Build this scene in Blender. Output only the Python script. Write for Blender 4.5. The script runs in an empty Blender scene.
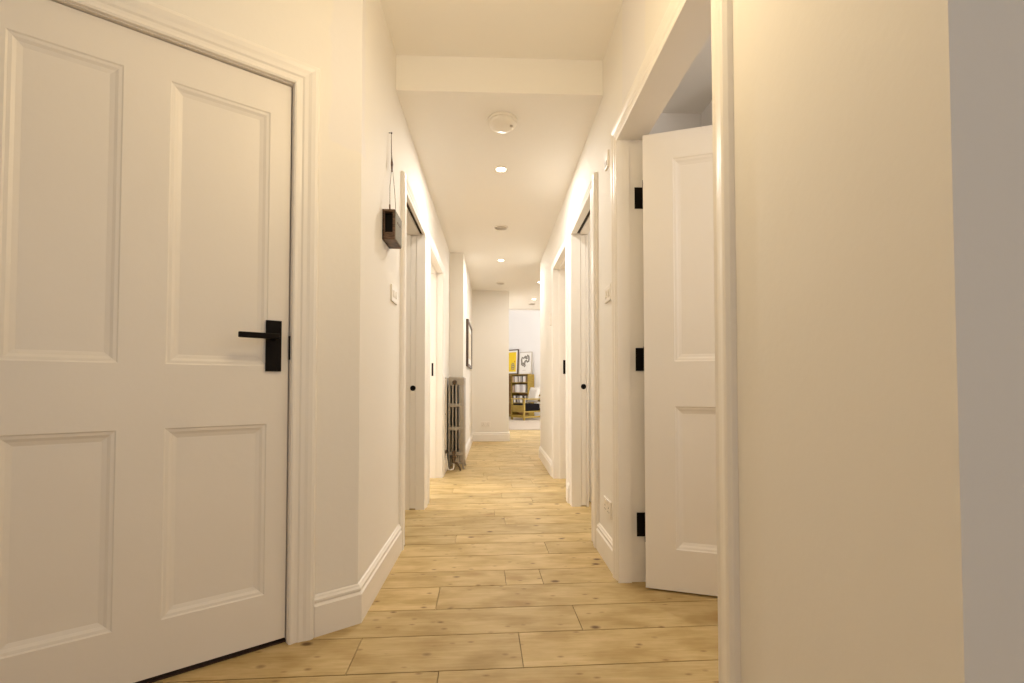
import bpy, bmesh, math, random
from math import sin, cos, pi, radians
from mathutils import Vector, Matrix

SC = bpy.context.scene
COL = SC.collection
random.seed(7)

# ---------------------------------------------------------------- materials
def new_mat(name):
    m = bpy.data.materials.new(name); m.use_nodes = True
    nt = m.node_tree
    return m, nt, nt.nodes['Principled BSDF']

def pos_node(nt):
    g = nt.nodes.new('ShaderNodeNewGeometry')
    return g.outputs['Position']

def simple(name, col, rough=.5, metal=0., var=.06, scale=14., bump=.0, bscale=60., spec=.5):
    """Plain surface with a little procedural colour variation and bump."""
    m, nt, b = new_mat(name)
    tc = nt.nodes.new('ShaderNodeTexCoord')
    n = nt.nodes.new('ShaderNodeTexNoise'); n.inputs['Scale'].default_value = scale; n.inputs['Detail'].default_value = 4
    nt.links.new(tc.outputs['Object'], n.inputs['Vector'])
    mx = nt.nodes.new('ShaderNodeMix'); mx.data_type = 'RGBA'
    mx.inputs['A'].default_value = (*[c * (1 - var) for c in col], 1)
    mx.inputs['B'].default_value = (*[min(1, c * (1 + var)) for c in col], 1)
    nt.links.new(n.outputs['Fac'], mx.inputs['Factor'])
    nt.links.new(mx.outputs['Result'], b.inputs['Base Color'])
    b.inputs['Roughness'].default_value = rough
    b.inputs['Metallic'].default_value = metal
    b.inputs['Specular IOR Level'].default_value = spec
    if bump:
        n2 = nt.nodes.new('ShaderNodeTexNoise'); n2.inputs['Scale'].default_value = bscale; n2.inputs['Detail'].default_value = 3
        nt.links.new(tc.outputs['Object'], n2.inputs['Vector'])
        bp = nt.nodes.new('ShaderNodeBump'); bp.inputs['Strength'].default_value = bump; bp.inputs['Distance'].default_value = .004
        nt.links.new(n2.outputs['Fac'], bp.inputs['Height']); nt.links.new(bp.outputs['Normal'], b.inputs['Normal'])
    return m

WALL = (.83, .80, .75)
def highlight_wall(name, center, half, axis_u):
    """Painted plaster with one blown-out highlight painted in (desaturated soft rounded rectangle)."""
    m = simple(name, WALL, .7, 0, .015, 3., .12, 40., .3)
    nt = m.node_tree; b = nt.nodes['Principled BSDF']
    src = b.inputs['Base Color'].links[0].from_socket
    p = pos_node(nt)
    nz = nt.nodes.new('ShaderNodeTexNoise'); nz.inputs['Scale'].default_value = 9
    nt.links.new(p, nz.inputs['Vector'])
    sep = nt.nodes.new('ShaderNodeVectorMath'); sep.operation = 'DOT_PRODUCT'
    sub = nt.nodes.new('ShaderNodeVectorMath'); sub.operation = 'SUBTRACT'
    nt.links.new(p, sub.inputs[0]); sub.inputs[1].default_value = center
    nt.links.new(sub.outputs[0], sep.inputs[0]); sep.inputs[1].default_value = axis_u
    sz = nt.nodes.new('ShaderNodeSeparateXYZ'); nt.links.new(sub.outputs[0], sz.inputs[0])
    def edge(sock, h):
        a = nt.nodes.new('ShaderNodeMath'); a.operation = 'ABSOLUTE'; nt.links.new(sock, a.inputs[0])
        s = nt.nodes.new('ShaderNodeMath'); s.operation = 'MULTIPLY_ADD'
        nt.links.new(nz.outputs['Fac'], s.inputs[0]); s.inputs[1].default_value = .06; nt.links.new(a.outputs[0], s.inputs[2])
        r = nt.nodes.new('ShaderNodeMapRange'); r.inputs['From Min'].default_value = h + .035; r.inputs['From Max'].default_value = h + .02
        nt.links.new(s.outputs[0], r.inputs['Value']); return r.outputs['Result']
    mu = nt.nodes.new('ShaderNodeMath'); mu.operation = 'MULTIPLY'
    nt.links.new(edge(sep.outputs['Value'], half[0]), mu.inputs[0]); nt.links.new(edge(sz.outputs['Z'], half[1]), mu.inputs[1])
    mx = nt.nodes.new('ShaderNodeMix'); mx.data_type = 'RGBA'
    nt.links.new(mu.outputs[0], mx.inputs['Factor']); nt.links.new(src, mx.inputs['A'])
    mx.inputs['B'].default_value = (.81, .785, .77, 1)  # washed-out highlight put into the wall colour
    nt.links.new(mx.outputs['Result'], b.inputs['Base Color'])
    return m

def board_mat():
    m, nt, b = new_mat('pine_floorboards')
    p = pos_node(nt)
    at = nt.nodes.new('ShaderNodeAttribute'); at.attribute_name = 'board'
    off = nt.nodes.new('ShaderNodeVectorMath'); off.operation = 'MULTIPLY_ADD'
    nt.links.new(at.outputs['Color'], off.inputs[0]); off.inputs[1].default_value = (31, 17, 11); nt.links.new(p, off.inputs[2])
    def noise(sx, sy, scale, det=5, dist=0):
        mp = nt.nodes.new('ShaderNodeMapping'); mp.inputs['Scale'].default_value = (sx, sy, 1)
        nt.links.new(off.outputs[0], mp.inputs['Vector'])
        n = nt.nodes.new('ShaderNodeTexNoise'); n.inputs['Scale'].default_value = scale; n.inputs['Detail'].default_value = det
        n.inputs['Distortion'].default_value = dist
        nt.links.new(mp.outputs[0], n.inputs['Vector']); return n.outputs['Fac']
    grain = noise(1.6, 20, 3.0, 8, 1.4)
    blot = noise(1.0, 2.2, 5.0, 7)
    r1 = nt.nodes.new('ShaderNodeValToRGB')
    e = r1.color_ramp.elements
    e[0].position, e[0].color = .30, (*FLOOR_D, 1)
    e[1].position, e[1].color = .66, (*FLOOR_L, 1)
    nt.links.new(grain, r1.inputs[0])
    r2 = nt.nodes.new('ShaderNodeValToRGB'); e = r2.color_ramp.elements
    e[0].position, e[0].color = .34, (.78, .73, .60, 1); e[1].position, e[1].color = .60, (1.05, 1.05, 1.05, 1)
    nt.links.new(blot, r2.inputs[0])
    mul = nt.nodes.new('ShaderNodeMix'); mul.data_type = 'RGBA'; mul.blend_type = 'MULTIPLY'; mul.inputs['Factor'].default_value = 1
    nt.links.new(r1.outputs[0], mul.inputs['A']); nt.links.new(r2.outputs[0], mul.inputs['B'])
    # tint of each board
    sp = nt.nodes.new('ShaderNodeSeparateColor'); nt.links.new(at.outputs['Color'], sp.inputs[0])
    mr = nt.nodes.new('ShaderNodeMapRange'); mr.inputs['To Min'].default_value = .88; mr.inputs['To Max'].default_value = 1.08
    nt.links.new(sp.outputs[2], mr.inputs['Value'])
    sc = nt.nodes.new('ShaderNodeVectorMath'); sc.operation = 'SCALE'
    nt.links.new(mul.outputs['Result'], sc.inputs[0]); nt.links.new(mr.outputs[0], sc.inputs['Scale'])
    # knots and nail holes
    def spots(scale, sx, sy, r0, r1_, keep):
        mp = nt.nodes.new('ShaderNodeMapping'); mp.inputs['Scale'].default_value = (sx, sy, .001)
        nt.links.new(off.outputs[0], mp.inputs['Vector'])
        v = nt.nodes.new('ShaderNodeTexVoronoi'); v.inputs['Scale'].default_value = scale
        nt.links.new(mp.outputs[0], v.inputs['Vector'])
        rr = nt.nodes.new('ShaderNodeMapRange'); rr.inputs['From Min'].default_value = r1_; rr.inputs['From Max'].default_value = r0
        nt.links.new(v.outputs['Distance'], rr.inputs['Value'])
        sc_ = nt.nodes.new('ShaderNodeSeparateColor'); nt.links.new(v.outputs['Color'], sc_.inputs[0])
        gt = nt.nodes.new('ShaderNodeMath'); gt.operation = 'GREATER_THAN'; gt.inputs[1].default_value = 1 - keep
        nt.links.new(sc_.outputs[0], gt.inputs[0])
        mm = nt.nodes.new('ShaderNodeMath'); mm.operation = 'MULTIPLY'
        nt.links.new(rr.outputs[0], mm.inputs[0]); nt.links.new(gt.outputs[0], mm.inputs[1]); return mm.outputs[0]
    last = sc.outputs[0]
    for (s, sx, sy, a, c, keep, col, st) in ((7.5, .8, 1.2, .06, .15, .65, (.12, .06, .018), .97),
                                             (5, .7, 1.4, .06, .30, .35, (.34, .20, .065), .75),
                                             (14, .7, 1.2, .04, .16, .42, (.17, .095, .03), .85), (24, .6, 1.3, .06, .22, .36, (.22, .13, .045), .75)):
        mx = nt.nodes.new('ShaderNodeMix'); mx.data_type = 'RGBA'
        f = nt.nodes.new('ShaderNodeMath'); f.operation = 'MULTIPLY'; f.inputs[1].default_value = st
        nt.links.new(spots(s, sx, sy, a, c, keep), f.inputs[0])
        nt.links.new(f.outputs[0], mx.inputs['Factor']); nt.links.new(last, mx.inputs['A']); mx.inputs['B'].default_value = (*col, 1)
        last = mx.outputs['Result']
    nt.links.new(last, b.inputs['Base Color'])
    b.inputs['Roughness'].default_value = .5
    b.inputs['Specular IOR Level'].default_value = .3
    bp = nt.nodes.new('ShaderNodeBump'); bp.inputs['Strength'].default_value = .15; bp.inputs['Distance'].default_value = .003
    nt.links.new(grain, bp.inputs['Height']); nt.links.new(bp.outputs['Normal'], b.inputs['Normal'])
    return m

FLOOR_L = (.60, .455, .235)
FLOOR_D = (.51, .375, .170)

def emit(name, col, st):
    m, nt, b = new_mat(name)
    b.inputs['Emission Color'].default_value = (*col, 1); b.inputs['Emission Strength'].default_value = st
    b.inputs['Base Color'].default_value = (.9, .9, .85, 1)
    return m

def wood_mat(name, c1, c2, scale=8., stretch=(1, 1, 12)):
    m, nt, b = new_mat(name)
    tc = nt.nodes.new('ShaderNodeTexCoord'); mp = nt.nodes.new('ShaderNodeMapping'); mp.inputs['Scale'].default_value = stretch
    nt.links.new(tc.outputs['Object'], mp.inputs['Vector'])
    n = nt.nodes.new('ShaderNodeTexNoise'); n.inputs['Scale'].default_value = scale; n.inputs['Detail'].default_value = 5
    nt.links.new(mp.outputs[0], n.inputs['Vector'])
    r = nt.nodes.new('ShaderNodeValToRGB'); e = r.color_ramp.elements
    e[0].position, e[0].color = .3, (*c1, 1); e[1].position, e[1].color = .7, (*c2, 1)
    nt.links.new(n.outputs['Fac'], r.inputs[0]); nt.links.new(r.outputs[0], b.inputs['Base Color'])
    b.inputs['Roughness'].default_value = .5
    return m

M = dict(
    wall=simple('wall_paint', WALL, .7, 0, .015, 3., .12, 40., .3),
    ceil=simple('ceiling_paint', (.88, .855, .81), .8, 0, .012, 2., .06, 40., .3),
    trim=simple('trim_paint', (.85, .815, .765), .38, 0, .012, 6., .05, 30.),
    door=simple('door_paint', (.84, .80, .745), .42, 0, .02, 5., .08, 30.),
    white_room=simple('living_room_paint', (.88, .87, .86), .8, 0, .01, 2.),
    black=simple('black_metal', (.007, .005, .004), .55, 0, .2, 60., 0, 60., .12),
    track=simple('dark_track', (.02, .012, .006), .8),
    dark_gap=simple('door_gap_shade', (.03, .012, .006), .8),
    subfloor=simple('subfloor', (.16, .095, .015), .9),
    dark_wood=wood_mat('dark_carved_wood', (.035, .018, .010), (.16, .085, .045), 18., (2, 2, 9)),
    grey_face=simple('speckled_grey_panel', (.24, .22, .17), .7, 0, .35, 160.),
    iron=simple('cast_iron_paint', (.31, .27, .215), .5, .1, .08, 30., .2, 90.),
    bronze=simple('bronze', (.13, .085, .05), .5, .5, .2, 40.),
    pipe=simple('painted_pipe', (.82, .76, .66), .4),
    plastic=simple('white_plastic', (.84, .80, .73), .35, 0, .01),
    plate=simple('switch_plate', (.80, .76, .70), .35, 0, .01),
    grille=simple('vent_grille', (.55, .49, .42), .6, 0, .15, 40.),
    lens=emit('lamp_lens', (1, .87, .66), 14.),
    led=emit('indicator_led', (1, .75, .4), 1.5),
    olive=wood_mat('teak_wood', (.23, .145, .014), (.35, .235, .032), 6., (1, 1, 7)),
    olive_dark=wood_mat('teak_wood_inside', (.22, .11, .025), (.34, .18, .05), 6., (1, 1, 7)),
    cushion=simple('oatmeal_fabric', (.62, .57, .50), .95, 0, .12, 90., .4, 200.),
    black_fabric=simple('black_fabric', (.008, .006, .006), .9, 0, .3, 90., 0, 60., .1),
    frame_dark=wood_mat('dark_frame', (.05, .03, .02), (.12, .075, .05), 10.),
    mat_white=simple('picture_mount', (.86, .84, .80), .8, 0, .01),
    art_beige=simple('art_print', (.70, .62, .48), .8, 0, .35, 9.),
    yellow=simple('yellow_print', (.86, .62, .02), .7, 0, .05),
    ink=simple('grey_ink', (.26, .24, .21), .8, 0, .2, 20.),
    ink_red=simple('red_ink', (.55, .10, .04), .8),
    paper=simple('paper', (.88, .86, .82), .8, 0, .01),
    frame_light=simple('thin_pale_frame', (.45, .38, .30), .5),
    book_white=simple('white_book_cloth', (.80, .77, .73), .7, 0, .05),
    book_grey=simple('grey_book_cloth', (.52, .48, .46), .7, 0, .05),
    book_dark=simple('dark_book_cloth', (.09, .07, .06), .7, 0, .05),
    book_tan=simple('tan_book_cloth', (.55, .40, .27), .7, 0, .05),
    rug=simple('living_floor', (.40, .325, .245), .7, 0, .08, 5.),
)
M['highlight_left'] = highlight_wall('wall_paint_highlight_left', (-.552, 1.805, 2.18), (.075, .36), (.819, .574, 0))
M['highlight_right'] = highlight_wall('wall_paint_highlight_right', (.585, 1.93, 2.36), (.16, .30), (0, 1, 0))
M['boards'] = board_mat()

# ---------------------------------------------------------------- mesh helpers
class MB:
    """Collects shapes; build() links them as ONE mesh object."""
    def __init__(s, mtx=None):
        s.bm = bmesh.new(); s.m = mtx or Matrix.Identity(4); s.mats = []
    def slot(s, mat):
        if mat is None: return 0
        if mat not in s.mats: s.mats.append(mat)
        return s.mats.index(mat)
    def add(s, verts, faces, mat=None, local=None):
        k = s.slot(mat); mt = s.m @ local if local else s.m
        vs = [s.bm.verts.new(mt @ Vector(v)) for v in verts]
        out = []
        for f in faces:
            try:
                fc = s.bm.faces.new([vs[i] for i in f]); fc.material_index = k; out.append(fc)
            except ValueError: pass
        return vs, out
    def box(s, x0, x1, y0, y1, z0, z1, mat=None, bev=0, local=None, seg=2):
        x0, x1 = sorted((x0, x1)); y0, y1 = sorted((y0, y1)); z0, z1 = sorted((z0, z1))
        vs, fs = s.add([(x0,y0,z0),(x1,y0,z0),(x1,y1,z0),(x0,y1,z0),(x0,y0,z1),(x1,y0,z1),(x1,y1,z1),(x0,y1,z1)],
                       [(0,3,2,1),(4,5,6,7),(0,1,5,4),(1,2,6,5),(2,3,7,6),(3,0,4,7)], mat, local)
        if bev:
            es = {e for f in fs for e in f.edges}
            bmesh.ops.bevel(s.bm, geom=list(es), offset=bev, segments=seg, affect='EDGES', clamp_overlap=True, profile=.5)
        return s
    def prism(s, poly, a, b, mat=None, axis='z', local=None):
        """poly: 2D outline, extruded from a to b along axis."""
        def P(u, v, w): return {'z': (u, v, w), 'y': (u, w, v), 'x': (w, u, v)}[axis]
        n = len(poly)
        vs = [P(u, v, a) for u, v in poly] + [P(u, v, b) for u, v in poly]
        fs = [tuple(range(n))[::-1], tuple(range(n, 2*n))] + [(i, (i+1) % n, n + (i+1) % n, n + i) for i in range(n)]
        s.add(vs, fs, mat, local); return s
    def lathe(s, prof, seg=32, mat=None, local=None):
        """prof: (r, z) from first to last; capped where r == 0."""
        vs, fs = [], []
        n = len(prof)
        for i in range(seg):
            a = 2*pi*i/seg
            for r, z in prof: vs.append((max(r, 1e-5)*cos(a), max(r, 1e-5)*sin(a), z))
        for i in range(seg):
            j = (i+1) % seg
            for k in range(n-1): fs.append((i*n+k, j*n+k, j*n+k+1, i*n+k+1))
        s.add(vs, fs, mat, local); return s
    def tube(s, pts, r, seg=10, mat=None, closed=False, flat=1.0):
        pts = [Vector(p) for p in pts]; vs, fs = [], []; n = len(pts)
        up = Vector((0, 0, 1)); prev = None
        for i, p in enumerate(pts):
            if closed: t = pts[(i+1) % n] - pts[i-1]
            else: t = pts[min(i+1, n-1)] - pts[max(i-1, 0)]
            t.normalize()
            if prev is None:
                u = t.cross(up)
                if u.length < 1e-3: u = t.cross(Vector((1, 0, 0)))
            else: u = prev - t * prev.dot(t)
            u.normalize(); prev = u; v = t.cross(u)
            rr = r[i] if isinstance(r, (list, tuple)) else r
            for k in range(seg):
                a = 2*pi*k/seg; vs.append(p + u*cos(a)*rr*flat + v*sin(a)*rr)
        m = n if closed else n-1
        for i in range(m):
            j = (i+1) % n
            for k in range(seg): fs.append((i*seg+k, i*seg+(k+1) % seg, j*seg+(k+1) % seg, j*seg+k))
        if not closed: fs += [tuple(range(seg))[::-1], tuple(range((n-1)*seg, n*seg))]
        s.add(vs, fs, mat); return s
    def build(s, name, mat=None, parent=None, smooth=False, loc=None, rotz=0.):
        bmesh.ops.recalc_face_normals(s.bm, faces=s.bm.faces[:])
        me = bpy.data.meshes.new(name); s.bm.to_mesh(me); s.bm.free()
        for x in s.mats or ([mat] if mat else []): me.materials.append(x)
        if smooth:
            for p in me.polygons: p.use_smooth = True
        o = bpy.data.objects.new(name, me); COL.objects.link(o)
        if loc: o.location = loc
        o.rotation_euler.z = rotz
        if parent: o.parent = parent
        if smooth:
            md = o.modifiers.new('n', 'EDGE_SPLIT'); md.split_angle = radians(38)
        return o

def tag(o, label, cat, group=None, kind=None):
    o['label'] = label; o['category'] = cat
    if group: o['group'] = group
    if kind: o['kind'] = kind
    return o
def empty(name, label, cat, loc, rotz=0., group=None, kind=None):
    o = bpy.data.objects.new(name, None); COL.objects.link(o); o.empty_display_size = .05
    o.location = loc; o.rotation_euler.z = rotz
    return tag(o, label, cat, group, kind)
def struct(o, label, cat): return tag(o, label, cat, None, 'structure')
def frame_mtx(origin, ang):
    """local x along the wall, local y INTO the wall (away from viewer), z up."""
    return Matrix.Translation(Vector((*origin, 0))) @ Matrix.Rotation(ang, 4, 'Z')

# ---------------------------------------------------------------- dimensions
HC = 2.465            # hall ceiling
NC = 2.655            # ceiling of the near zone
YB = 2.47             # where the hall ceiling starts
XL, XR = -.52, .585   # hall wall faces
TW = .125
A1 = radians(35.5)
E1 = Vector((-.733, 1.703))                 # latch edge of the left four-panel door, on its face
N1 = Vector((sin(A1), -cos(A1)))            # towards the viewer
U1 = Vector((cos(A1), sin(A1)))             # towards the hall corner
OW = E1 + N1*.013                           # wall face line of the angled wall
s_c = (XL - OW.x)/U1.x                      # where it meets the hall wall
CORN = OW + U1*s_c
T_END = -1.30
P_END = OW + U1*T_END                       # far-left end of the angled wall

# ---------------------------------------------------------------- floor
def build_floor():
    mb = MB(); bm = mb.bm
    lay = bm.loops.layers.float_color.new('board')
    rot = radians(1.7)
    rows = [1.345, 1.52, 1.735, 1.934, 2.146, 2.32, 2.528, 2.72, 2.877]
    y = 2.877
    while y < 9.5: y += random.choice((.175, .19, .2, .185)); rows.append(y)
    y = 1.345
    while y > -1.7: y -= random.choice((.18, .2, .21)); rows.insert(0, y)
    known = {1.52: [-.417, .141], 1.345: [-.128], 1.735: [.38], 1.934: [-.177], 2.146: [.12, .29]}
    R = Matrix.Rotation(rot, 4, 'Z')
    for i in range(len(rows)-1):
        y0, y1 = rows[i], rows[i+1]
        js = list(known.get(y0, []))
        x = (js[-1] if js else -2.1 + random.random()*1.2)
        if not js: js = [x]
        while js[-1] < 2.6: js.append(js[-1] + .9 + random.random()*1.1)
        lo = js[0]
        while lo > -2.5: lo -= .9 + random.random()*1.0; js.insert(0, lo)
        for a, b in zip(js, js[1:]):
            g = .0019
            c = (random.random(), random.random(), random.random(), 1)
            x0, x1, ya, yb = a+g*.6, b-g*.6, y0+g*1.2, y1-g*1.2
            vs = [(x0,ya,-.02),(x1,ya,-.02),(x1,yb,-.02),(x0,yb,-.02),(x0,ya,0),(x1,ya,0),(x1,yb,0),(x0,yb,0)]
            vv, ff = mb.add([R @ Vector(v) for v in vs], [(4,5,6,7),(0,1,5,4),(1,2,6,5),(2,3,7,6),(3,0,4,7)], M['boards'])
            for f in ff:
                for l in f.loops: l[lay] = c
    mb.box(-2.6, 2.7, -1.9, 9.6, -.06, -.012, M['subfloor'])
    o = mb.build('floor')
    struct(o, 'old pine floorboards running across the hallway', 'floor')
    mb = MB(); mb.box(-2.2, 4.2, 9.62, 16, -.06, 0, M['rug'])
    o = mb.build('floor_living_room', loc=(0, 0, 0)); struct(o, 'pale floor of the bright room past the hall', 'floor')
build_floor()

# ---------------------------------------------------------------- shell
def wall(name, label, parts, mat='wall'):
    mb = MB()
    for p in parts: mb.box(*p[:6], M[p[6]] if len(p) > 6 else M[mat])
    return struct(mb.build(name), label, 'wall')

# left hall wall: pocket door (Y 2.665-3.465), open doorway (3.74-4.65), then plain to the pier
LP0, LP1, LD0, LD1, HD = 2.715, 3.465, 3.74, 4.65, 2.015
LI = .012   # lining thickness
x0, x1 = XL-TW, XL
wl = MB()
wl.prism([(CORN.x, CORN.y), (XL, LP0-LI), (x0, LP0-LI), (x0, CORN.y + (x0-CORN.x)*U1.y/U1.x + .16)], 0, NC, M['highlight_left'])
wl.box(x0, x1, LP0-LI, LD1+LI, HD+LI, HC+.05, M['wall'])
wl.box(XL-.030, XL, LP1+LI, LD0-LI, 0, HD+LI, M['wall']); wl.box(x0, x0+.026, LP1+LI, LD0-LI, 0, HD+LI, M['wall'])
wl.box(x0, x1, LD1+LI, 5.5, 0, HC+.05, M['wall'])
struct(wl.build('wall_left'), 'cream left hall wall with two doorways', 'wall')
wall('wall_left_pier', 'wall stepping into the hall behind the tall radiator', [(x0, -.36, 5.5, 7.7, 0, HC+.05)])
wall('wall_end', 'plain end wall left of the bright opening', [(-.36, .243, 7.7, 7.82, 0, HC+.05), (.12, .243, 7.82, 9.5, 0, HC+.05)])

# right hall wall
RN0, RN1, RP0, RP1, RD0, RD1 = 1.195, 2.15, 2.755, 3.51, 3.80, 4.575
HR = 2.05
x0, x1 = XR, XR+TW
wr = MB()
wr.box(x0, x1, .572, RN0-LI, 0, NC, M['wall'])
wr.box(x0, x1, RN0-LI, RN1+LI, HR+LI, NC, M['highlight_right'])
wr.box(x0, x1, RN1+LI, YB, 0, NC, M['highlight_right'])
wr.box(x0, x1, YB, RP0-LI, 0, HC+.05, M['wall'])
wr.box(x0, x1, RP0-LI, RD1+LI, HR+LI, HC+.05, M['wall'])
wr.box(XR, XR+.052, RP1+LI, RD0-LI, 0, HR+LI, M['wall']); wr.box(x1-.012, x1, RP1+LI, RD0-LI, 0, HR+LI, M['wall'])
wr.box(x0, x1, RD1+LI, 5.93, 0, HC+.05, M['wall'])
struct(wr.build('wall_right'), 'cream right hall wall with three doorways', 'wall')
wall('wall_right_return', 'shaded wall beyond the near right corner', [(XR+TW, 2.3, .572, .70, 0, NC)])

# angled left wall with the four-panel door
DW, DH = .78, 1.981
ML = frame_mtx(OW, A1)                      # x towards the hall corner, y into the wall
wa = MB(ML)
wa.box(T_END, -DW-.004-LI, 0, TW, 0, NC, M['wall'])
wa.box(-DW-.004-LI, .004+LI, 0, TW, DH+.004+LI, NC, M['highlight_left'])
wa.box(.004+LI, s_c, 0, TW, 0, NC, M['highlight_left'])
struct(wa.build('wall_left_angled'), 'angled wall around the four-panel door', 'wall')
wall('wall_left_entry', 'side wall of the entry behind the viewer', [(P_END.x-.1, P_END.x, -1.7, P_END.y+.02, 0, NC)])
wall('wall_back', 'low wall under the open bay behind the viewer', [(P_END.x-.1, 2.3, -1.8, -1.7, 0, .5), (P_END.x-.1, 2.3, -1.8, -1.7, 2.2, NC)])
wall('wall_right_entry', 'far right side wall of the entry', [(2.3, 2.4, -1.8, .70, 0, NC)])

# side rooms seen only through the doorways
wall('wall_left_room', 'walls of the rooms behind the left doorways',
     [(-2.6, -2.5, 1.2, 5.6, 0, HC+.05), (-2.5, -.66, 5.5, 5.6, 0, HC+.05), (-2.5, -.665, 3.56, 3.64, 0, HC+.05), (-2.5, -1.75, 1.2, 1.3, 0, HC+.05)], 'white_room')
wall('wall_right_room', 'walls of the rooms behind the right doorways',
     [(1.19, 1.31, 2.22, 2.62, 0, HC+.05), (2.6, 2.7, .7, 5.7, 0, HC+.05), (XR+TW, 2.6, 2.62, 2.70, 0, HC+.05),
      (.75, 2.6, 3.62, 3.70, 0, HC+.05), (XR+TW, 2.6, 5.6, 5.7, 0, HC+.05)], 'white_room')
wall('wall_living_room', 'white far walls of the bright living room',
     [(-2.2, -2.1, 9.6, 16, 0, 4.3), (-2.1, .243, 9.5, 9.6, 0, 4.3), (2.6, 4.2, 9.5, 9.6, 0, 4.3),
      (.243, 2.6, 9.5, 9.6, HC-.015, 4.3)], 'white_room')
wall('wall_passage', 'right side of the wider passage end', [(2.5, 2.6, 5.7, 9.5, 0, HC+.05)])

cm = MB()
cm.box(-2.6, 2.7, YB, 9.62, HC, HC+.25, M['ceil'])
struct(cm.build('ceiling'), 'lowered hall ceiling with a straight near edge', 'ceiling')
cm = MB(); cm.box(-2.6, 2.7, -1.8, YB, NC, NC+.08, M['ceil']); 
struct(cm.build('ceiling_entry'), 'higher ceiling over the near end of the hall', 'ceiling')
cm = MB(); cm.box(XR+TW, 2.6, .7, YB, HC, HC+.06, M['ceil'])
struct(cm.build('ceiling_right_room'), 'ceiling of the room behind the open right door', 'ceiling')
cm = MB(); cm.box(-2.2, 4.2, 9.6, 16, 4.25, 4.35, M['white_room'])
struct(cm.build('ceiling_living_room'), 'white ceiling of the bright living room', 'ceiling')

# ---------------------------------------------------------------- trims
ARCH = [(0, 0), (0, .013), (.006, .016), (.016, .013), (.026, .013), (.032, .017), (.045, .0185), (.055, .0225), (.068, .025), (.078, .023), (.085, .014), (.085, 0)]
def architrave(mb, sL, sR, zt, wd, mat, wr=None, zw=None, dl=1., dr=1.):
    """Moulding around an opening in local wall frame (x along, -y out of the wall)."""
    kl, kr, kz = wd/.085, (wr or wd)/.085, (zw or wd)/.085
    def path(w): return [(sL-w*kl, 0), (sL-w*kl, zt+w*kz), (sR+w*kr, zt+w*kz), (sR+w*kr, 0)]
    rows = [[(x, -d*k, z) for (x, z), k in zip(path(w), (dl, dl, dr, dr))] for w, d in ARCH]
    n = len(rows[0]); vs = [v for r in rows for v in r]; fs = []
    for i in range(len(rows)-1):
        for j in range(n-1): fs.append((i*n+j, i*n+j+1, (i+1)*n+j+1, (i+1)*n+j))
    fs.append(tuple(i*n for i in range(len(rows)))); fs.append(tuple(i*n+n-1 for i in range(len(rows)))[::-1])
    mb.add(vs, fs, mat)

BASE = [(0, 0), (.018, 0), (.018, .108), (.013, .113), (.011, .117), (.014, .124), (.0135, .130), (.008, .136), (.006, .141), (0, .145)]
def baseboard(name, label, runs):
    """runs: list of polylines [(x, y), ...]; the board stands to the right of the walking direction."""
    mb = MB()
    for pts in runs:
        pts = [Vector(p) for p in pts]; n = len(pts); rows = []
        for d, z in BASE:
            row = []
            for i, p in enumerate(pts):
                nn = []
                for a, b in ((i-1, i), (i, i+1)):
                    if a >= 0 and b < n:
                        t = (pts[b]-pts[a]).normalized(); nn.append(Vector((t.y, -t.x)))
                if len(nn) == 2:
                    m_ = (nn[0]+nn[1]).normalized(); off = m_ * (d / max(.2, m_.dot(nn[0])))
                else: off = nn[0]*d
                row.append((p.x+off.x, p.y+off.y, z))
            rows.append(row)
        vs = [v for r in rows for v in r]; fs = []
        for i in range(len(rows)-1):
            for j in range(n-1): fs.append((i*n+j, i*n+j+1, (i+1)*n+j+1, (i+1)*n+j))
        fs.append(tuple(i*n for i in range(len(rows)))); fs.append(tuple(i*n+n-1 for i in range(len(rows)))[::-1])
        mb.add(vs, fs, M['trim'])
    return struct(mb.build(name), label, 'baseboard')

AW = .105
p_arch = OW + U1*(.006+.085)
baseboard('baseboard_left', 'white moulded baseboard along the left hall wall',
          [[tuple(p_arch), tuple(CORN), (XL, LP0-AW)],
           [(XL, LP1+AW), (XL, LD0-AW)], [(XL, LD1+AW), (XL, 5.5), (-.36, 5.5), (-.36, 7.7), (.243, 7.7), (.243, 9.5)]])
baseboard('baseboard_right', 'white moulded baseboard along the right hall wall',
          [[(XR, RP0-.15), (XR, RN1+.085)], [(XR, RD0-AW), (XR, RP1+AW)], [(XR+TW, 5.93), (XR, 5.93), (XR, RD1+AW)],
           [(XR, RN0-.1), (XR, .572), (2.3, .572)]])

# left angled door trim
tr = MB(ML)
architrave(tr, -DW-.006, .006, DH+.006, .085, M['trim'])
tr.box(.004, .004+LI, 0, TW, 0, DH+.004+LI, M['trim']); tr.box(-DW-.004-LI, -DW-.004, 0, TW, 0, DH+.004+LI, M['trim'])
tr.box(-DW-.004, .004, 0, TW, DH+.004, DH+.004+LI, M['trim'])
tr.box(-.012, .004, .056, .075, 0, DH+.004, M['trim']); tr.box(-DW-.004, -DW+.012, .056, .075, 0, DH+.004, M['trim'])
tr.box(-DW+.012, -.012, .056, .075, DH-.010, DH+.004, M['trim'])
t1 = struct(tr.build('trim_1'), 'moulded white frame around the near left door', 'door frame')
th = MB(ML); th.box(-DW-.004, .004, .016, .12, 0, .006, M['dark_gap']); th.build('gap_shade_strip', parent=t1)['label'] = 'dark strip standing in for the shade under the door'  # strip coloured near black to stand for the shaded gap below the door
sp = MB(ML); sp.box(-.0005, .004, .0, .030, .993, 1.078, M['black'], .001); sp.build('strike_plate', parent=t1)['label'] = 'black strike plate'

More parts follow.
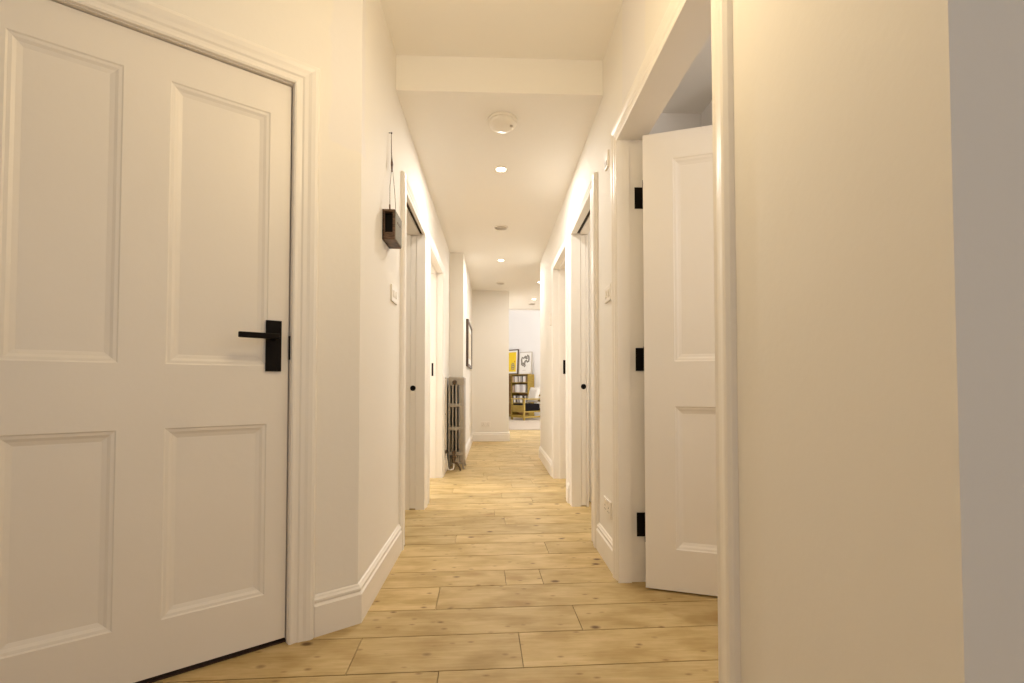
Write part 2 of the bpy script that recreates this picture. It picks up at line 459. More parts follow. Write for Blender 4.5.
# pocket door frames (in hall): linings with a slot, architraves on the hall side
def hall_frame(name, label, side, y0, y1, head, pocket, aw0=AW, aw1=AW, zw=None, slot=None, dl=1., dr=1.):
    """side -1 left wall, +1 right wall."""
    X = XL if side < 0 else XR
    # local frame: x along +Y for left wall... build in world coordinates
    mb = MB()
    ang = pi/2
    if side > 0: mt = Matrix.Translation((X, 0, 0)) @ Matrix(((0,1,0,0),(1,0,0,0),(0,0,1,0),(0,0,0,1)))   # local x->Y, local y->X
    else: mt = Matrix.Translation((X, 0, 0)) @ Matrix(((0,-1,0,0),(1,0,0,0),(0,0,1,0),(0,0,0,1)))          # local y->-X
    mb.m = mt
    architrave(mb, y0, y1, head, aw0, M['trim'], aw1, zw, dl, dr)
    d = TW
    mb.box(y0-LI, y0, 0, d, 0, head+LI, M['trim'])
    if pocket:
        a, b = pocket        # door thickness range, local depth
        mb.box(y1, y1+LI, 0, a-.0012, 0, head+LI, M['trim']); mb.box(y1, y1+LI, b+.0012, d, 0, head+LI, M['trim'])
        sa, sb = slot
        mb.box(y0, y1+LI, 0, sa, head, head+LI, M['trim']); mb.box(y0, y1+LI, sb, d, head, head+LI, M['trim'])
        mb.box(y0, y1+LI, sa, sb, head+LI-.003, head+LI, M['track'])
        mb.box(y0, y0+.012, a-.004, b+.004, 0, head, M['trim'])
    else:
        mb.box(y1, y1+LI, 0, d, 0, head+LI, M['trim']); mb.box(y0, y1, 0, d, head, head+LI, M['trim'])
        mb.box(y1-.012, y1, .05, .075, 0, head, M['trim']); mb.box(y0, y0+.012, .05, .075, 0, head, M['trim'])
        mb.box(y0, y1, .05, .075, head-.012, head, M['trim'])
    o = struct(mb.build(name), label, 'door frame')
    return o, mt
t3, m3 = hall_frame('trim_2', 'white frame of the near left sliding door', -1, LP0, LP1, HD, (.053, .093), zw=.085, slot=(.007, .027))
t4, m4 = hall_frame('trim_3', 'white frame of the far left doorway before the radiator', -1, LD0, LD1, HD, None, zw=.085)
t5, m5 = hall_frame('trim_4', 'white frame of the right sliding door', 1, RP0, RP1, HR, (.068, .108), aw0=.15, zw=.06, slot=(.038, .062), dr=.3)
t6, m6 = hall_frame('trim_5', 'white frame of the farthest right doorway', 1, RD0, RD1, HR, None, zw=.06, dl=.3, dr=.5)
for t, m_, y, z0, z1, d in ((t4, m4, LD1, .998, 1.126, .080), (t6, m6, RD1, 1.017, 1.154, .105)):
    mb = MB(m_); mb.box(y-.003, y+.002, d-.014, d+.014, z0, z1, M['black'], .001)
    mb.build('strike_plate', parent=t)['label'] = 'black strike plate'

# frame of the near right doorway: lining with a rebate for the inward opening door
mb = MB(m5)
architrave(mb, RN0, RN1, HR, .085, M['trim'])
mb.box(RN1, RN1+LI, 0, .046, 0, HR+LI, M['trim']); mb.box(RN1+.010, RN1+LI+.002, .046, TW, 0, HR+LI, M['trim'])
mb.box(RN0-LI, RN0, 0, .046, 0, HR+LI, M['trim']); mb.box(RN0-LI, RN0-.006, .046, TW, 0, HR+LI, M['trim'])
mb.box(RN0, RN1, 0, .046, HR, HR+LI, M['trim']); mb.box(RN0, RN1+.01, .046, TW, HR+.009, HR+LI+.002, M['trim'])
t7 = struct(mb.build('trim_6'), 'white frame of the near right doorway', 'door frame')

# ---------------------------------------------------------------- doors
PROF = [(0, 0), (.004, -.003), (.012, -.0045), (.020, -.009), (.032, -.0125), (.036, -.0125)]
def panel_door(name, w, h, th, panels, mat, parent=None, local=None):
    """Slab: x 0..w, y 0 (front) .. th, z 0..h; recessed panels on both faces."""
    mb = MB(local)
    xs = sorted({0, w, *[p[0] for p in panels], *[p[1] for p in panels]})
    zs = sorted({0, h, *[p[2] for p in panels], *[p[3] for p in panels]})
    for face, sg in ((0, -1), (th, 1)):
        for i in range(len(xs)-1):
            for j in range(len(zs)-1):
                c = ((xs[i]+xs[i+1])/2, (zs[j]+zs[j+1])/2)
                if any(p[0] < c[0] < p[1] and p[2] < c[1] < p[3] for p in panels): continue
                mb.add([(xs[i], face, zs[j]), (xs[i+1], face, zs[j]), (xs[i+1], face, zs[j+1]), (xs[i], face, zs[j+1])], [(0, 1, 2, 3)], mat)
        for (a, b, c, d) in panels:
            rings = [[(a+k, face+sg*dp, c+k), (b-k, face+sg*dp, c+k), (b-k, face+sg*dp, d-k), (a+k, face+sg*dp, d-k)] for k, dp in PROF]
            vs = [v for r in rings for v in r]; fs = []
            for r in range(len(rings)-1):
                for q in range(4): fs.append((r*4+q, r*4+(q+1) % 4, (r+1)*4+(q+1) % 4, (r+1)*4+q))
            fs.append(tuple((len(rings)-1)*4+q for q in range(4)))
            mb.add(vs, fs, mat)
    mb.add([(0,0,0),(w,0,0),(w,th,0),(0,th,0),(0,0,h),(w,0,h),(w,th,h),(0,th,h)], [(0,1,2,3),(4,5,6,7),(0,3,7,4),(1,2,6,5)], mat)
    bmesh.ops.remove_doubles(mb.bm, verts=mb.bm.verts[:], dist=1e-5)
    return mb.build(name, parent=parent)

# door 1: closed four-panel door in the angled wall (local x from latch edge to the left)
MD = frame_mtx(E1, A1) @ Matrix.Translation((-DW, 0, .018))
panels = [(DW-.355, DW-.067, .765, .765), ]
pl = []
for (ta, tb) in ((.067, .352), (.466, .712)):
    pl.append((DW-tb, DW-ta, .165, .751)); pl.append((DW-tb, DW-ta, .950, 1.845))
d1 = panel_door('door_1', DW, DH-.018, .040, pl, M['door'], local=MD)
struct(d1, 'closed white four-panel door with a black lever handle', 'door')
MH = frame_mtx(E1, A1)
mb = MB(MH); mb.box(-.074, -.024, -.008, 0, .951, 1.129, M['black'], .0015)
hd = mb.build('handle', parent=d1); hd['label'] = 'black rectangular handle plate'
mb = MB(MH)
mb.lathe([(0, 0), (.009, 0), (.009, .042), (0, .042)], 16, M['black'], Matrix.Translation((-.049, -.008, 1.069)) @ Matrix.Rotation(pi/2, 4, 'X'))
mb.box(-.163, -.040, -.060, -.045, 1.060, 1.079, M['black'], .003)
mb.build('lever', parent=hd)['label'] = 'black lever'

# door 2: four-panel door standing open into the right-hand room
RA = radians(-19.4)
MR = Matrix.Translation((.671, 2.076, .010)) @ Matrix.Rotation(RA, 4, 'Z')
W2, H2 = .90, 2.024
pl = [(x, x+.275, z0, z1) for x in (.128, .50) for z0, z1 in ((.178, .800), (.998, 1.902))]
d2 = panel_door('door_2', W2, H2, .040, pl, M['door'], local=MR)
struct(d2, 'white four-panel door standing open on black hinges', 'door')
for z0, z1 in ((1.731, 1.832), (.970, 1.077), (.208, .317)):
    mb = MB()
    mb.box(.658, .700, RN1+.007, RN1+.011, z0, z1, M['black'], .001)
    mb.lathe([(0, z0), (.006, z0), (.0065, z0+.002), (.0065, z1-.002), (.006, z1), (0, z1)], 12, M['black'], Matrix.Translation((.697, 2.138, 0)))
    q = Matrix.Translation((.671, 2.076, 0)) @ Matrix.Rotation(RA, 4, 'Z')
    mb.box(-.0025, -.0002, .004, .038, z0, z1, M['black'], .0, q)
    mb.box(-.004, .004, .038, .066, z0, z1, M['black'], .0, q)
    h = mb.build('hinge', parent=d2); h['label'] = 'black hinge'

# sliding doors: pushed back into the wall so only the leading edge shows
def pocket_slab(name, label, m_, y, a, b, h, zk):
    mb = MB(m_); mb.box(y+.0015, y+.235, a, b, .008, h-.004, M['trim'], .002)
    o = struct(mb.build(name), label, 'door')
    c = (a+b)/2
    mb = MB(m_); mb.lathe([(0, -.002), (.012, -.001), (.015, -.004), (.0185, -.004), (.020, -.002), (.020, .001), (0, .001)], 20, M['black'],
             Matrix.Translation((y+.0015, c, zk)) @ Matrix.Rotation(pi/2, 4, 'Y'))
    mb.build('finger_pull', parent=o, smooth=True)['label'] = 'round black finger pull'
pocket_slab('door_3', 'edge of the left sliding door with a round black pull', m3, LP1, .053, .093, HD, .884)
pocket_slab('door_4', 'edge of the right sliding door with a round black pull', m5, RP1, .068, .108, HR, .896)

# ---------------------------------------------------------------- ceiling fittings
def at_ceiling(name, label, cat, x, y, group=None): return empty(name, label, cat, (x, y, HC), 0, group)
def downlight(label, x, y, z=HC):
    t = empty('downlight', label, 'light', (x, y, z), 0, 'recessed downlights')
    mb = MB(); mb.lathe([(.034, -.003), (.036, -.006), (.043, -.006), (.047, -.002), (.047, 0), (.034, 0)], 32, M['plastic'])
    mb.build('rim', parent=t, smooth=True)
    mb = MB(); mb.lathe([(0, -.0035), (.034, -.003), (.034, 0), (0, 0)], 28, M['lens'])
    o = mb.build('lens', parent=t, smooth=True); o['label'] = 'glowing lens'
    return t
LX = [(.049, 3.352), (.085, 5.802), (.69, 7.015), (.718, 8.398)]
for (x, y), lb in zip(LX, ('glowing ceiling downlight nearest the smoke detector', 'glowing downlight in the middle of the hall ceiling, between two round vents',
                           'small glowing downlight nearer the right wall end', 'small glowing downlight just above the bright opening')):
    downlight(lb, x, y)
def vent(label, x, y):
    t = empty('ceiling_vent', label, 'vent', (x, y, HC), 0, 'round ceiling vents')
    mb = MB(); mb.lathe([(.058, -.012), (.064, -.010), (.068, -.004), (.068, 0), (.054, 0), (.054, -.008)], 32, M['plate']); mb.build('rim', parent=t, smooth=True)
    mb = MB(); mb.lathe([(0, -.009), (.02, -.010), (.02, -.005), (.028, -.005), (.028, -.010), (.040, -.009), (.040, -.004), (.054, -.004), (.054, 0), (0, 0)], 32, M['grille'])
    mb.build('grille', parent=t, smooth=True)['label'] = 'grey recessed grille'
vent('round flush vent between the two central ceiling lights', .067, 4.589)
vent('round flush vent on the ceiling near the end wall', .097, 7.107)
vent('round flush vent above the top of the bright opening', .724, 8.914)

t = at_ceiling('smoke_detector', 'round white smoke detector near the ceiling step', 'smoke detector', .048, 2.726)
mb = MB(); mb.lathe([(.086, 0), (.088, -.004), (.088, -.014), (.083, -.017), (0, -.017)], 40, M['plastic']); mb.build('base', parent=t, smooth=True)
mb = MB(); mb.lathe([(.078, -.017), (.078, -.021), (.082, -.023), (.080, -.032), (.066, -.043), (.045, -.047), (0, -.048)], 40, M['plastic']); mb.build('cover', parent=t, smooth=True)
mb = MB(); mb.lathe([(0, -.002), (.009, -.002), (.010, .002), (0, .004)], 16, M['grille'], Matrix.Translation((.052, -.02, -.047))); mb.build('test_button', parent=t, smooth=True)
mb = MB(); mb.lathe([(0, -.002), (.003, -.001), (.003, .003), (0, .004)], 10, M['led'], Matrix.Translation((.060, .012, -.044))); mb.build('indicator', parent=t)

# ---------------------------------------------------------------- wall plates
def wall_m(side, X, y, z):
    if side > 0: return Matrix.Translation((X, y, z)) @ Matrix(((0,1,0,0),(1,0,0,0),(0,0,1,0),(0,0,0,1)))
    return Matrix.Translation((X, y, z)) @ Matrix(((0,-1,0,0),(1,0,0,0),(0,0,1,0),(0,0,0,1)))
def plate_thing(name, label, cat, mt, w, h, kids):
    mb = MB(mt); mb.box(-w/2, w/2, -.009, .001, -h/2, h/2, M['plate'], .003)
    o = tag(mb.build(name), label, cat)
    for kn, (x, z, a, b, dp, mk) in kids:
        mb = MB(mt); mb.box(x-a/2, x+a/2, -.009-dp, -.008, z-b/2, z+b/2, M[mk], min(.0012, dp/2)); mb.build(kn, parent=o)
    return o
rock = [('rocker', (s*.026, 0, .022, .034, .004, 'plastic')) for s in (-1, 1)]
plate_thing('light_switch', 'white double light switch below the hanging dark box', 'light switch', wall_m(-1, XL, 2.437, 1.371), .135, .086, rock)
plate_thing('light_switch', 'white double light switch beside the near right doorway', 'light switch', wall_m(1, XR, 2.364, 1.370), .126, .080, rock)
plate_thing('thermostat', 'small pale wall control just before the radiator', 'thermostat', wall_m(-1, XL, 4.86, 1.585), .085, .12, [('dial', (0, .01, .05, .05, .008, 'plastic'))])
plate_thing('thermostat', 'small pale wall control past the farthest right doorway', 'thermostat', wall_m(1, XR, 4.80, 1.585), .085, .12, [('dial', (0, .01, .05, .05, .008, 'plastic'))])
plate_thing('alarm_sensor', 'small white sensor high on the wall beside the near right doorway', 'sensor', wall_m(1, XR, 2.374, 2.062), .060, .085, [('window', (0, -.018, .036, .026, .003, 'grille'))])
def socket(label, mt):
    kids = []
    for s in (-1, 1):
        kids.append(('switch', (s*.016, .026, .012, .018, .004, 'plastic')))
        for x, z, a, b in ((0, .004, .005, .009), (-.011, -.016, .008, .004), (.011, -.016, .008, .004)):
            kids.append(('pin_hole', (s*.036+x, z, a, b, .0006, 'black')))
    return plate_thing('power_socket', label, 'socket', mt, .146, .086, kids)
socket('white double power socket low on the right wall', wall_m(1, XR, 2.399, .281))
socket('white double power socket low on the end wall', Matrix.Translation((-.135, 7.7, .275)))

# ---------------------------------------------------------------- hanging box on the left wall
t = empty('hanging_box', 'small dark wooden box hanging from a cord on the left wall', 'wall ornament', (XL, 2.265, 1.59))
MBX = Matrix.Translation((0, 0, 0))
y0, y1, z0, z1, dx = -.076, .076, -.008, .134, .058
mb = MB()
w = .010
mb.box(0, .006, y0, y1, z0, z1, M['dark_wood'])                                       # back board
mb.box(0, dx, y0, y1, z0, z0+w, M['dark_wood'], .001); mb.box(0, dx, y0, y1, z1-w, z1, M['dark_wood'], .001)
mb.box(0, dx, y1-w, y1, z0+w, z1-w, M['dark_wood'])
mb.box(0, .010, y0, y0+w, z0+w, z1-w, M['dark_wood']); mb.box(dx-.010, dx, y0, y0+w, z0+w, z1-w, M['dark_wood'])
mb.box(.006, dx-.004, y0+.030, y0+.034, z0+w, z1-w, M['black'])
mb.box(.010, dx-.010, y0+.004, y0+w, z0+w, z0+w+.026, M['dark_wood'], .001)
mb.build('case', parent=t)
mb = MB(); mb.box(dx-.002, dx+.003, y0+.004, y1-.004, z0+.004, z1-.004, M['grey_face'], .001)
for k in range(3):
    mb.lathe([(0, 0), (.006, 0), (.006, .0015), (0, .0015)], 12, M['dark_wood'], Matrix.Translation((dx+.003, y0+.05+k*.026, .085)) @ Matrix.Rotation(pi/2, 4, 'Y'))
mb.build('front_panel', parent=t)['label'] = 'grey speckled front panel'
mb = MB()
nail = Vector((.012, .045, .559))
mb.tube([(.030, y0+.02, z1), (.024, y0+.045, .26), (.019, .028, .38), (.014, .040, .47), tuple(nail)], .0016, 6, M['dark_wood'])
mb.tube([(.036, y1-.02, z1), (.028, .062, .26), (.019, .046, .38), (.014, .045, .47), tuple(nail)], .0012, 6, M['dark_wood'])
mb.tube([(.019, .034, .36), (.018, .037, .40), (.016, .040, .43)], [.0035, .006, .003], 8, M['dark_wood'])
mb.tube([(.030, y0+.02, z1-.002), (.029, y0+.022, z1+.03)], .004, 8, M['dark_wood'])
mb.build('cord', parent=t, smooth=True)['label'] = 'thin dark knotted cord'
mb = MB(); mb.lathe([(0, 0), (.002, 0), (.002, .014), (.005, .014), (.005, .016), (0, .0165)], 10, M['black'], Matrix.Translation((0, .045, .559)) @ Matrix.Rotation(pi/2, 4, 'Y'))
mb.build('nail', parent=t)

# ---------------------------------------------------------------- framed picture on the pier wall
t = empty('framed_picture', 'dark framed picture seen edge-on on the far left wall', 'picture', (-.36, 6.05, 1.46))
mb = MB(); fw, L, Hh = .035, 1.05, .61
a, b = -Hh/2, Hh/2
mb.box(0, .032, 0, fw, a, b, M['frame_dark'], .002); mb.box(0, .032, L-fw, L, a, b, M['frame_dark'], .002)
mb.box(0, .032, fw, L-fw, a, a+fw, M['frame_dark'], .002); mb.box(0, .032, fw, L-fw, b-fw, b, M['frame_dark'], .002)
mb.build('frame', parent=t)
mb = MB(); mb.box(.002, .018, fw, L-fw, a+fw, b-fw, M['mat_white']); mb.build('mount', parent=t)['label'] = 'pale mount'
mb = MB(); mb.box(.018, .0195, .17, L-.17, a+.12, b-.12, M['art_beige']); mb.build('print', parent=t)['label'] = 'muted print'

# ---------------------------------------------------------------- radiator
t = empty('radiator', 'tall grey cast-iron column radiator at the end of the left wall', 'radiator', (-.408, 5.10, 0))
NS, PITCH, RW, RH = 5, .060, .170, .997
XC = [(-.074, .011, .075), (-.038, .009, .11), (.001, .009, .11), (.058, .026, .075)]
def section_bm():
    mb = MB()
    for x, hw, zb in XC:
        mb.box(x-hw, x+hw, -.024, .024, zb, .985, M['iron'], .008)
    for z0, z1 in ((.905, RH), (.672, .712), (.420, .460), (.150, .190)):
        mb.box(-RW/2, RW/2, -.0255, .0255, z0, z1, M['iron'], .011 if z1 == RH else .006)
    mb.lathe([(0, -.030), (.026, -.030), (.030, -.026), (.030, .026), (.026, .030), (0, .030)], 20, M['iron'], Matrix.Translation((-.018, 0, .940)) @ Matrix.Rotation(pi/2, 4, 'X'))
    mb.lathe([(0, -.030), (.026, -.030), (.030, -.026), (.030, .026), (.026, .030), (0, .030)], 20, M['iron'], Matrix.Translation((-.018, 0, .130)) @ Matrix.Rotation(pi/2, 4, 'X'))
    return mb
first = section_bm().build('section', parent=t, smooth=True, loc=(0, .027, 0))
for k in range(1, NS):
    o = first.copy(); COL.objects.link(o); o.parent = t; o.location = (0, .027 + k*PITCH, 0)
for yk in (.027, .027+(NS-1)*PITCH):
    for sx in (-1, 1):
        mb = MB(); mb.tube([(sx*.070, yk, .10), (sx*.073, yk, .06), (sx*.078, yk, .025), (sx*.083, yk, .006), (sx*.083, yk, 0)], [.017, .013, .011, .015, .015], 10, M['iron'])
        mb.build('foot', parent=t, smooth=True)
mb = MB(); mb.lathe([(0, -.012), (.012, -.012), (.016, -.009), (.024, -.006), (.026, 0), (0, 0)], 8, M['bronze'], Matrix.Translation((-.018, -.004, .940)) @ Matrix.Rotation(-pi/2, 4, 'X') @ Matrix.Rotation(0, 4, 'X'))
mb.build('end_plug', parent=t)['label'] = 'bronze end plug'
mb = MB()
mb.lathe([(0, 0), (.017, 0), (.017, .05), (.023, .052), (.023, .075), (.017, .078), (.014, .10), (0, .10)], 14, M['bronze'], Matrix.Translation((-.018, -.060, .080)))
mb.tube([(-.018, -.060, .130), (-.018, -.004, .130)], .013, 10, M['bronze'])
mb.lathe([(0, 0), (.020, 0), (.024, .012), (.020, .03), (0, .03)], 12, M['bronze'], Matrix.Translation((-.018, -.060, .180)))
mb.tube([(-.018, -.060, .09), (.020, -.062, .075), (.045, -.06, .03), (.052, -.06, 0)], [.012, .012, .009, .010], 10, M['bronze'])
mb.build('valve', parent=t, smooth=True)['label'] = 'bronze valve'
mb = MB()
mb.tube([(-.096, -.075, .20), (-.098, -.075, .16), (-.090, -.075, .10), (-.086, -.075, .04), (-.076, -.075, .016), (-.05, -.072, .012), (-.028, -.066, .016), (-.018, -.060, .034), (-.018, -.060, .085)], .008, 10, M['pipe'])
mb.build('tail_pipe', parent=t, smooth=True)['label'] = 'white tail pipe'
mb = MB()
mb.tube([(-.103, -.05, .985), (-.103, -.05, .20), (-.096, -.075, .19)], .0055, 8, M['pipe'])
mb.tube([(-.103, -.05, .60), (-.117, -.05, .60)], .005, 8, M['bronze']); mb.tube([(-.103, -.05, .985), (-.117, -.05, .985)], .005, 8, M['bronze'])
mb.lathe([(0, 0), (.011, 0), (.012, .02), (.010, .035), (0, .035)], 12, M['bronze'], Matrix.Translation((-.097, -.072, .185)))
mb.build('riser_pipe', parent=t, smooth=True)['label'] = 'thin riser pipe on the wall side'

# ---------------------------------------------------------------- living room furniture
BU = Vector((-.75, .66)).normalized()        # along the bookcase front, leftwards
BD = Vector((BU.y, -BU.x))                   # from front to back
if BD.y < 0: BD = -BD
BO = Vector((.972, 13.42))                   # front right corner
ba = math.atan2(-BU.y, -BU.x)                # local +x = rightwards along the front, +y = back
MK = Matrix.Translation((BO.x, BO.y, 0)) @ Matrix.Rotation(ba, 4, 'Z')
BL, BDp, BH = 1.20, .30, 1.243
wf = MB(MK); wf.box(-3.2, 2.0, BDp+.02, BDp+.14, 0, 4.3, M['white_room']); 
struct(wf.build('wall_living_back'), 'blank white wall behind the bookcase', 'wall')

t = empty('bookcase', 'low olive-brown wooden bookcase with posters on top', 'bookcase', (BO.x, BO.y, 0), ba)
def kid(name, boxes, mat, bev=.002):
    mb = MB()
    for b_ in boxes: mb.box(*b_, mat, bev)
    return mb.build(name, parent=t)
kid('side_panel', [(-.022, 0, 0, BDp, 0, BH)], M['olive']); kid('side_panel', [(-BL, -BL+.022, 0, BDp, 0, BH)], M['olive'])
kid('divider', [(-.632, -.610, .004, BDp-.01, .05, BH-.024)], M['olive'])
kid('top_board', [(-BL+.022, -.022, 0, BDp, BH-.024, BH)], M['olive'])
kid('back_panel', [(-BL+.022, -.022, BDp-.010, BDp, .05, BH-.024)], M['olive_dark'], 0)
SH = [.05, .42, .715, 1.015]
for z in SH:
    kid('shelf', [(-.610, -.022, .006, BDp-.010, z-.022, z)], M['olive']); kid('shelf', [(-BL+.022, -.632, .006, BDp-.010, z-.022, z)], M['olive'])
kid('plinth', [(-BL+.022, -.022, .02, .04, 0, .028)], M['olive'])

GR = {.42: ('books on the low shelf of the bookcase',), .715: ('books on the middle shelf of the bookcase',), 1.015: ('books on the upper shelf of the bookcase',)}
def book(x, z, w, h, d, mat, label, group, lean=0.):
    o = empty('book', label, 'book', tuple(MK @ Vector((x, .03, z))), ba, group)
    R_ = Matrix.Translation((w/2, 0, 0)) @ Matrix.Rotation(lean, 4, 'Y') @ Matrix.Translation((-w/2, 0, 0))
    mb = MB(R_)
    mb.box(0, .003, 0, d, 0, h, mat); mb.box(w-.003, w, 0, d, 0, h, mat); mb.box(.003, w-.003, 0, .003, 0, h, mat)
    mb.build('cover', parent=o)
    mb = MB(R_); mb.box(.003, w-.003, .003, d-.004, .003, h-.004, M['paper']); mb.build('pages', parent=o)
def row(z, specs, level, labels):
    x = -.600
    for i, (w, h, m_, gap, lean) in enumerate(specs):
        x += gap
        book(x, z + (abs(sin(lean))*w*.5 if lean else 0), w, h, .19, M[m_], labels[m_], f'books on the {level} shelf')
        x += w + .0012
lab = lambda lv: {'book_white': f'white-spined book on the {lv} shelf of the bookcase', 'book_grey': f'grey-spined book on the {lv} shelf of the bookcase',
                  'book_dark': f'dark-spined book on the {lv} shelf of the bookcase', 'book_tan': f'tan-spined book on the {lv} shelf of the bookcase'}
row(1.015, [(.05,.17,'book_tan',.0,0),(.03,.18,'book_dark',.004,0),(.035,.17,'book_white',.0,0),(.03,.175,'book_grey',.0,0),(.04,.16,'book_white',.0,0),(.03,.16,'book_dark',.0,0),
            (.035,.17,'book_white',.01,0),(.022,.17,'book_white',.035,.2),(.025,.17,'book_dark',.035,0),(.045,.165,'book_white',.0,0),(.04,.17,'book_white',.0,0),(.03,.165,'book_tan',.0,0)], 'upper', lab('upper'))
row(.715, [(.06,.20,'book_tan',.0,0)] + [(.055,.225,'book_white' if k % 3 else 'book_grey',.004 if k else .03,0) for k in range(4)] + [(.05,.23,'book_grey',.002,0)]*1 + [(.05,.225,'book_white',.002,0)]*2, 'middle', lab('middle'))
row(.42, [(.04,.19,'book_dark',.01,0),(.035,.2,'book_white',.0,0),(.03,.18,'book_white',.0,0),(.035,.19,'book_dark',.0,0),(.03,.19,'book_grey',.03,0),(.05,.2,'book_white',.06,0),(.04,.19,'book_white',.0,0),
          (.03,.2,'book_dark',.0,0),(.04,.2,'book_white',.06,0)], 'low', lab('low'))

# posters leaning on the bookcase top
def poster(name, label, x0, x1, h, fr, fmat, kids):
    tilt = radians(-3.2)
    mt = MK @ Matrix.Translation((0, BDp-.105, BH + .0015)) @ Matrix.Rotation(tilt, 4, 'X')
    o = empty(name, label, 'poster', (0, 0, 0))
    o.matrix_world = Matrix.Translation(mt @ Vector(((x0+x1)/2, 0, 0)))
    inv = Matrix.Translation(-(mt @ Vector(((x0+x1)/2, 0, 0)))) @ mt
    mb = MB(inv); d = .022
    mb.box(x0, x0+fr, 0, d, 0, h, fmat, .001); mb.box(x1-fr, x1, 0, d, 0, h, fmat, .001)
    mb.box(x0+fr, x1-fr, 0, d, 0, fr, fmat, .001); mb.box(x0+fr, x1-fr, 0, d, h-fr, h, fmat, .001)
    mb.build('frame', parent=o)
    mb = MB(inv); mb.box(x0+fr, x1-fr, .008, d-.002, fr, h-fr, M['paper']); mb.build('sheet', parent=o)['label'] = 'white sheet'
    for kn, fn in kids:
        mb = MB(inv); fn(mb, x0, x1, h); mb.build(kn, parent=o)
    return o
def yellow_field(mb, x0, x1, h): mb.box(x0+.09, x1-.085, .006, .008, .085, h-.085, M['yellow'])
def yellow_motif(mb, x0, x1, h):
    for k, (zc, r) in enumerate(((.18, .052), (.24, .060), (.30, .050))):
        mb.tube([(x1-.20 + r*.9*cos(a), .004, zc + r*.7*sin(a)) for a in [2*pi*i/18 for i in range(18)]], .012, 6, M['ink'], closed=True, flat=.3)
    mb.box(x1-.15, x1-.12, .0045, .006, .37, .40, M['ink_red'])
poster('poster', 'yellow framed poster standing on the bookcase', -1.07, -.53, .755, .034, M['frame_dark'], [('yellow_panel', yellow_field), ('motif', yellow_motif)])
def squiggle(mb, x0, x1, h):
    c = [(.09,.42),(.11,.50),(.17,.47),(.22,.53),(.28,.50),(.31,.56),(.35,.52),(.36,.44),(.35,.38),(.30,.36),(.27,.41),(.22,.38),(.20,.30),(.15,.26),(.10,.29),(.10,.36)]
    mb.tube([(x0+u, .004, v) for u, v in c], .027, 7, M['ink'], closed=True, flat=.2)
    mb.tube([(x0+u, .004, v) for u, v in ((.13,.33),(.19,.31),(.23,.26),(.19,.22))], .024, 7, M['ink'], flat=.2)
    mb.tube([(x0+u, .004, v) for u, v in ((.21,.50),(.26,.46),(.31,.47))], .020, 7, M['ink'], flat=.2)
def caption(mb, x0, x1, h): mb.box(x0+.13, x0+.25, .0065, .008, .115, .124, M['frame_light'])
poster('poster', 'white poster with a looping grey line drawing', -.495, -.030, .655, .014, M['frame_light'], [('line_drawing', squiggle), ('caption_line', caption)])

# armchair: open wooden frame, black seat, pale back cushion
FD = Vector((-.785, -.62)).normalized()
ca = math.atan2(FD.y, FD.x) + pi/2           # local -y = facing direction; local x to the sitter's left
mid = (Vector((.786, 12.307)) + Vector((.486, 12.69)))/2
t = empty('armchair', 'wooden armchair with black seat in front of the bookcase', 'armchair', (mid.x, mid.y, 0), ca)
SW = .245
def ck(name, boxes, mat, bev=.006, local=None, label=None):
    mb = MB(local)
    for b_ in boxes: mb.box(*b_, mat, bev)
    o = mb.build(name, parent=t)
    if label: o['label'] = label
    return o
for s in (-1, 1):
    ck('leg', [(s*SW-.024, s*SW+.024, -.024, .024, 0, .535)], M['olive'])
    ck('leg', [(s*SW-.022, s*SW+.022, .60, .645, 0, .535)], M['olive'])
    ck('armrest', [(s*SW-.035, s*SW+.035, -.05, .68, .535, .567)], M['olive'], .008)
    ck('side_rail', [(s*SW-.014, s*SW+.014, .024, .60, .055, .10)], M['olive'], .004)
ck('seat_frame', [(-SW+.024, SW-.024, -.014, .014, .21, .39), (-SW+.024, SW-.024, .61, .635, .21, .30), (-SW+.014, -SW+.024, .014, .61, .20, .235), (SW-.024, SW-.014, .014, .61, .20, .235)], M['olive'], .004)
ck('stretcher', [(-SW+.024, SW-.024, -.012, .012, .06, .12)], M['olive'], .004)
ck('seat', [(-SW+.026, SW-.026, .016, .60, .236, .425)], M['black_fabric'], .025, label='black seat cushion')
RB = Matrix.Translation((0, .56, .40)) @ Matrix.Rotation(radians(-17), 4, 'X')
ck('backrest', [(-SW+.03, -SW+.06, .065, .09, 0, .52), (SW-.06, SW-.03, .065, .09, 0, .52), (-SW+.06, SW-.06, .065, .085, .10, .15), (-SW+.06, SW-.06, .065, .085, .25, .30), (-SW+.06, SW-.06, .065, .085, .45, .50)], M['olive'], .004, RB)
mb = MB(Matrix.Translation((mid.x, mid.y, 0)) @ Matrix.Rotation(ca, 4, 'Z') @ Matrix.Translation((0, .52, .428)) @ Matrix.Rotation(radians(-17), 4, 'X'))
n = 8; vs, fs = [], []
for side in (-1, 1):
    for i in range(n+1):
        for j in range(n+1):
            u, v = i/n*2-1, j/n*2-1
            b_ = max(0, (1-u**4)*(1-v**4))**.5
            vs.append((u*.20*(1-.06*(1-abs(v))), -.01 + side*.072*b_, .235+v*.22*(1-.06*(1-abs(u)))))
N2 = (n+1)**2
for k in range(2):
    for i in range(n):
        for j in range(n):
            q = [k*N2+i*(n+1)+j, k*N2+(i+1)*(n+1)+j, k*N2+(i+1)*(n+1)+j+1, k*N2+i*(n+1)+j+1]; fs.append(tuple(q if k else q[::-1]))
mb.add(vs, fs, M['cushion']); bmesh.ops.remove_doubles(mb.bm, verts=mb.bm.verts[:], dist=1e-4)
tag(mb.build('cushion', smooth=True), 'pale oatmeal cushion leaning in the wooden armchair', 'cushion')

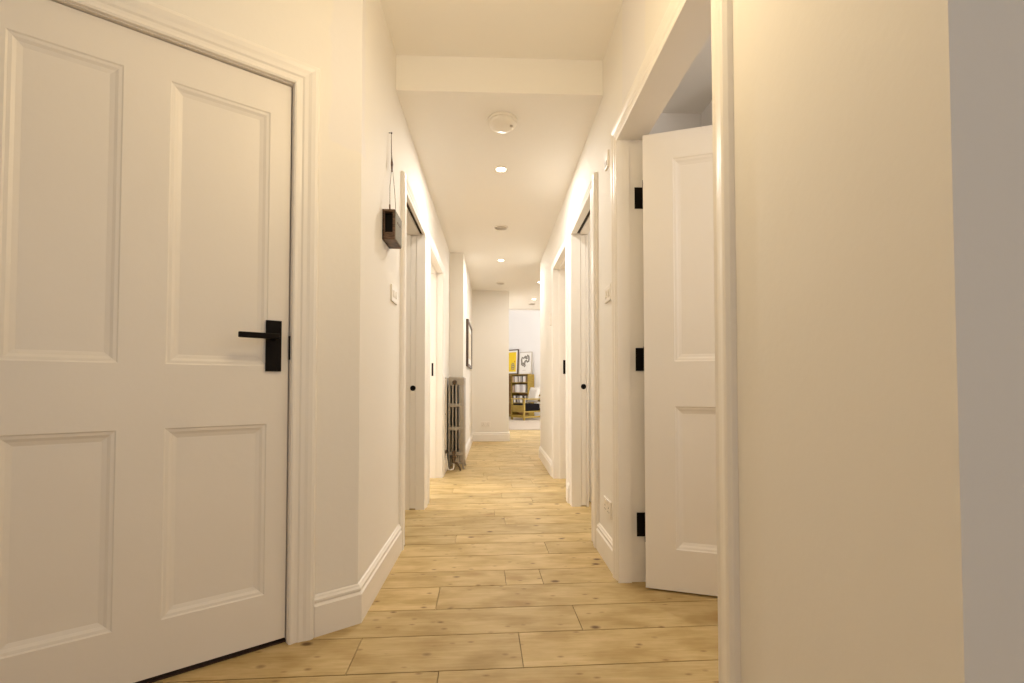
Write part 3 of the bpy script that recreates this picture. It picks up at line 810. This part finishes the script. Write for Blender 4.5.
# ---------------------------------------------------------------- lights
def area(name, loc, rot, size, energy, col, shape='DISK', size_y=None, spread=None):
    l = bpy.data.lights.new(name, 'AREA'); l.shape = shape; l.size = size; l.energy = energy; l.color = col
    if size_y: l.size_y = size_y
    if spread: l.spread = spread
    o = bpy.data.objects.new(name, l); COL.objects.link(o); o.location = loc; o.rotation_euler = rot
    return o
WARM = (1, .965, .90)
for (x, y), e in zip(LX, (16, 10.5, 9, 11)):
    area('downlight_lamp', (x, y, HC-.012), (0, 0, 0), .066, e, WARM)
def point(name, loc, energy, col, r):
    l = bpy.data.lights.new(name, 'POINT'); l.energy = energy; l.color = col; l.shadow_soft_size = r
    o = bpy.data.objects.new(name, l); COL.objects.link(o); o.location = loc
point('entry_lamp', (.0, 1.15, 2.08), 15.4, (1, .775, .455), .12)
# daylight of the bay behind the viewer and of the windows of the other rooms
area('bay_daylight', (.3, -1.68, 1.35), (radians(90), 0, 0), 2.6, 9, (1, .93, .86), 'RECTANGLE', 1.6)
area('living_daylight', (3.9, 12.0, 2.4), (0, radians(90), 0), 3.0, 350, (1, .97, .935), 'RECTANGLE', 3.4)
area('left_room_daylight', (-2.45, 4.6, 1.5), (0, radians(-90), 0), 1.6, 34, (1, .95, .88), 'RECTANGLE', 1.4)
point('left_sliding_room_lamp', (-1.6, 2.6, 2.2), 8, (1, .92, .80), .1)
point('right_room_lamp', (1.7, 1.2, 1.8), 12.5, (1, .94, .89), .15)
point('right_sliding_room_lamp', (1.6, 3.15, 2.2), 8, (1, .92, .80), .1)
point('right_far_room_lamp', (1.6, 4.6, 2.2), 16, (1, .92, .80), .1)

wd = bpy.data.worlds.new('daylight'); SC.world = wd; wd.use_nodes = True
wd.node_tree.nodes['Background'].inputs[0].default_value = (.80, .88, 1, 1)
wd.node_tree.nodes['Background'].inputs[1].default_value = .35

# ---------------------------------------------------------------- camera
F = 470.
pitch = math.atan(F/18000.)
cy = 386 - F*math.tan(pitch)
yaw = math.atan((512.-494.)/F)
cam = bpy.data.cameras.new('camera'); co = bpy.data.objects.new('camera', cam); COL.objects.link(co)
cam.sensor_width = 36; cam.lens = F/1024*36; cam.sensor_fit = 'HORIZONTAL'
cam.shift_y = (cy-341.5)/1024
cam.clip_start = .02
co.location = (0, 0, .9); co.rotation_euler = (pi/2+pitch, 0, -yaw)
SC.camera = co

SC.view_settings.view_transform = 'Standard'; SC.view_settings.look = 'None'
SC.view_settings.gamma = 1; SC.view_settings.exposure = 0; SC.view_settings.use_curve_mapping = False
SC.cycles.max_bounces = 14; SC.cycles.diffuse_bounces = 10
SC.cycles.use_denoising = True
SC.cycles.sample_clamp_indirect = 6
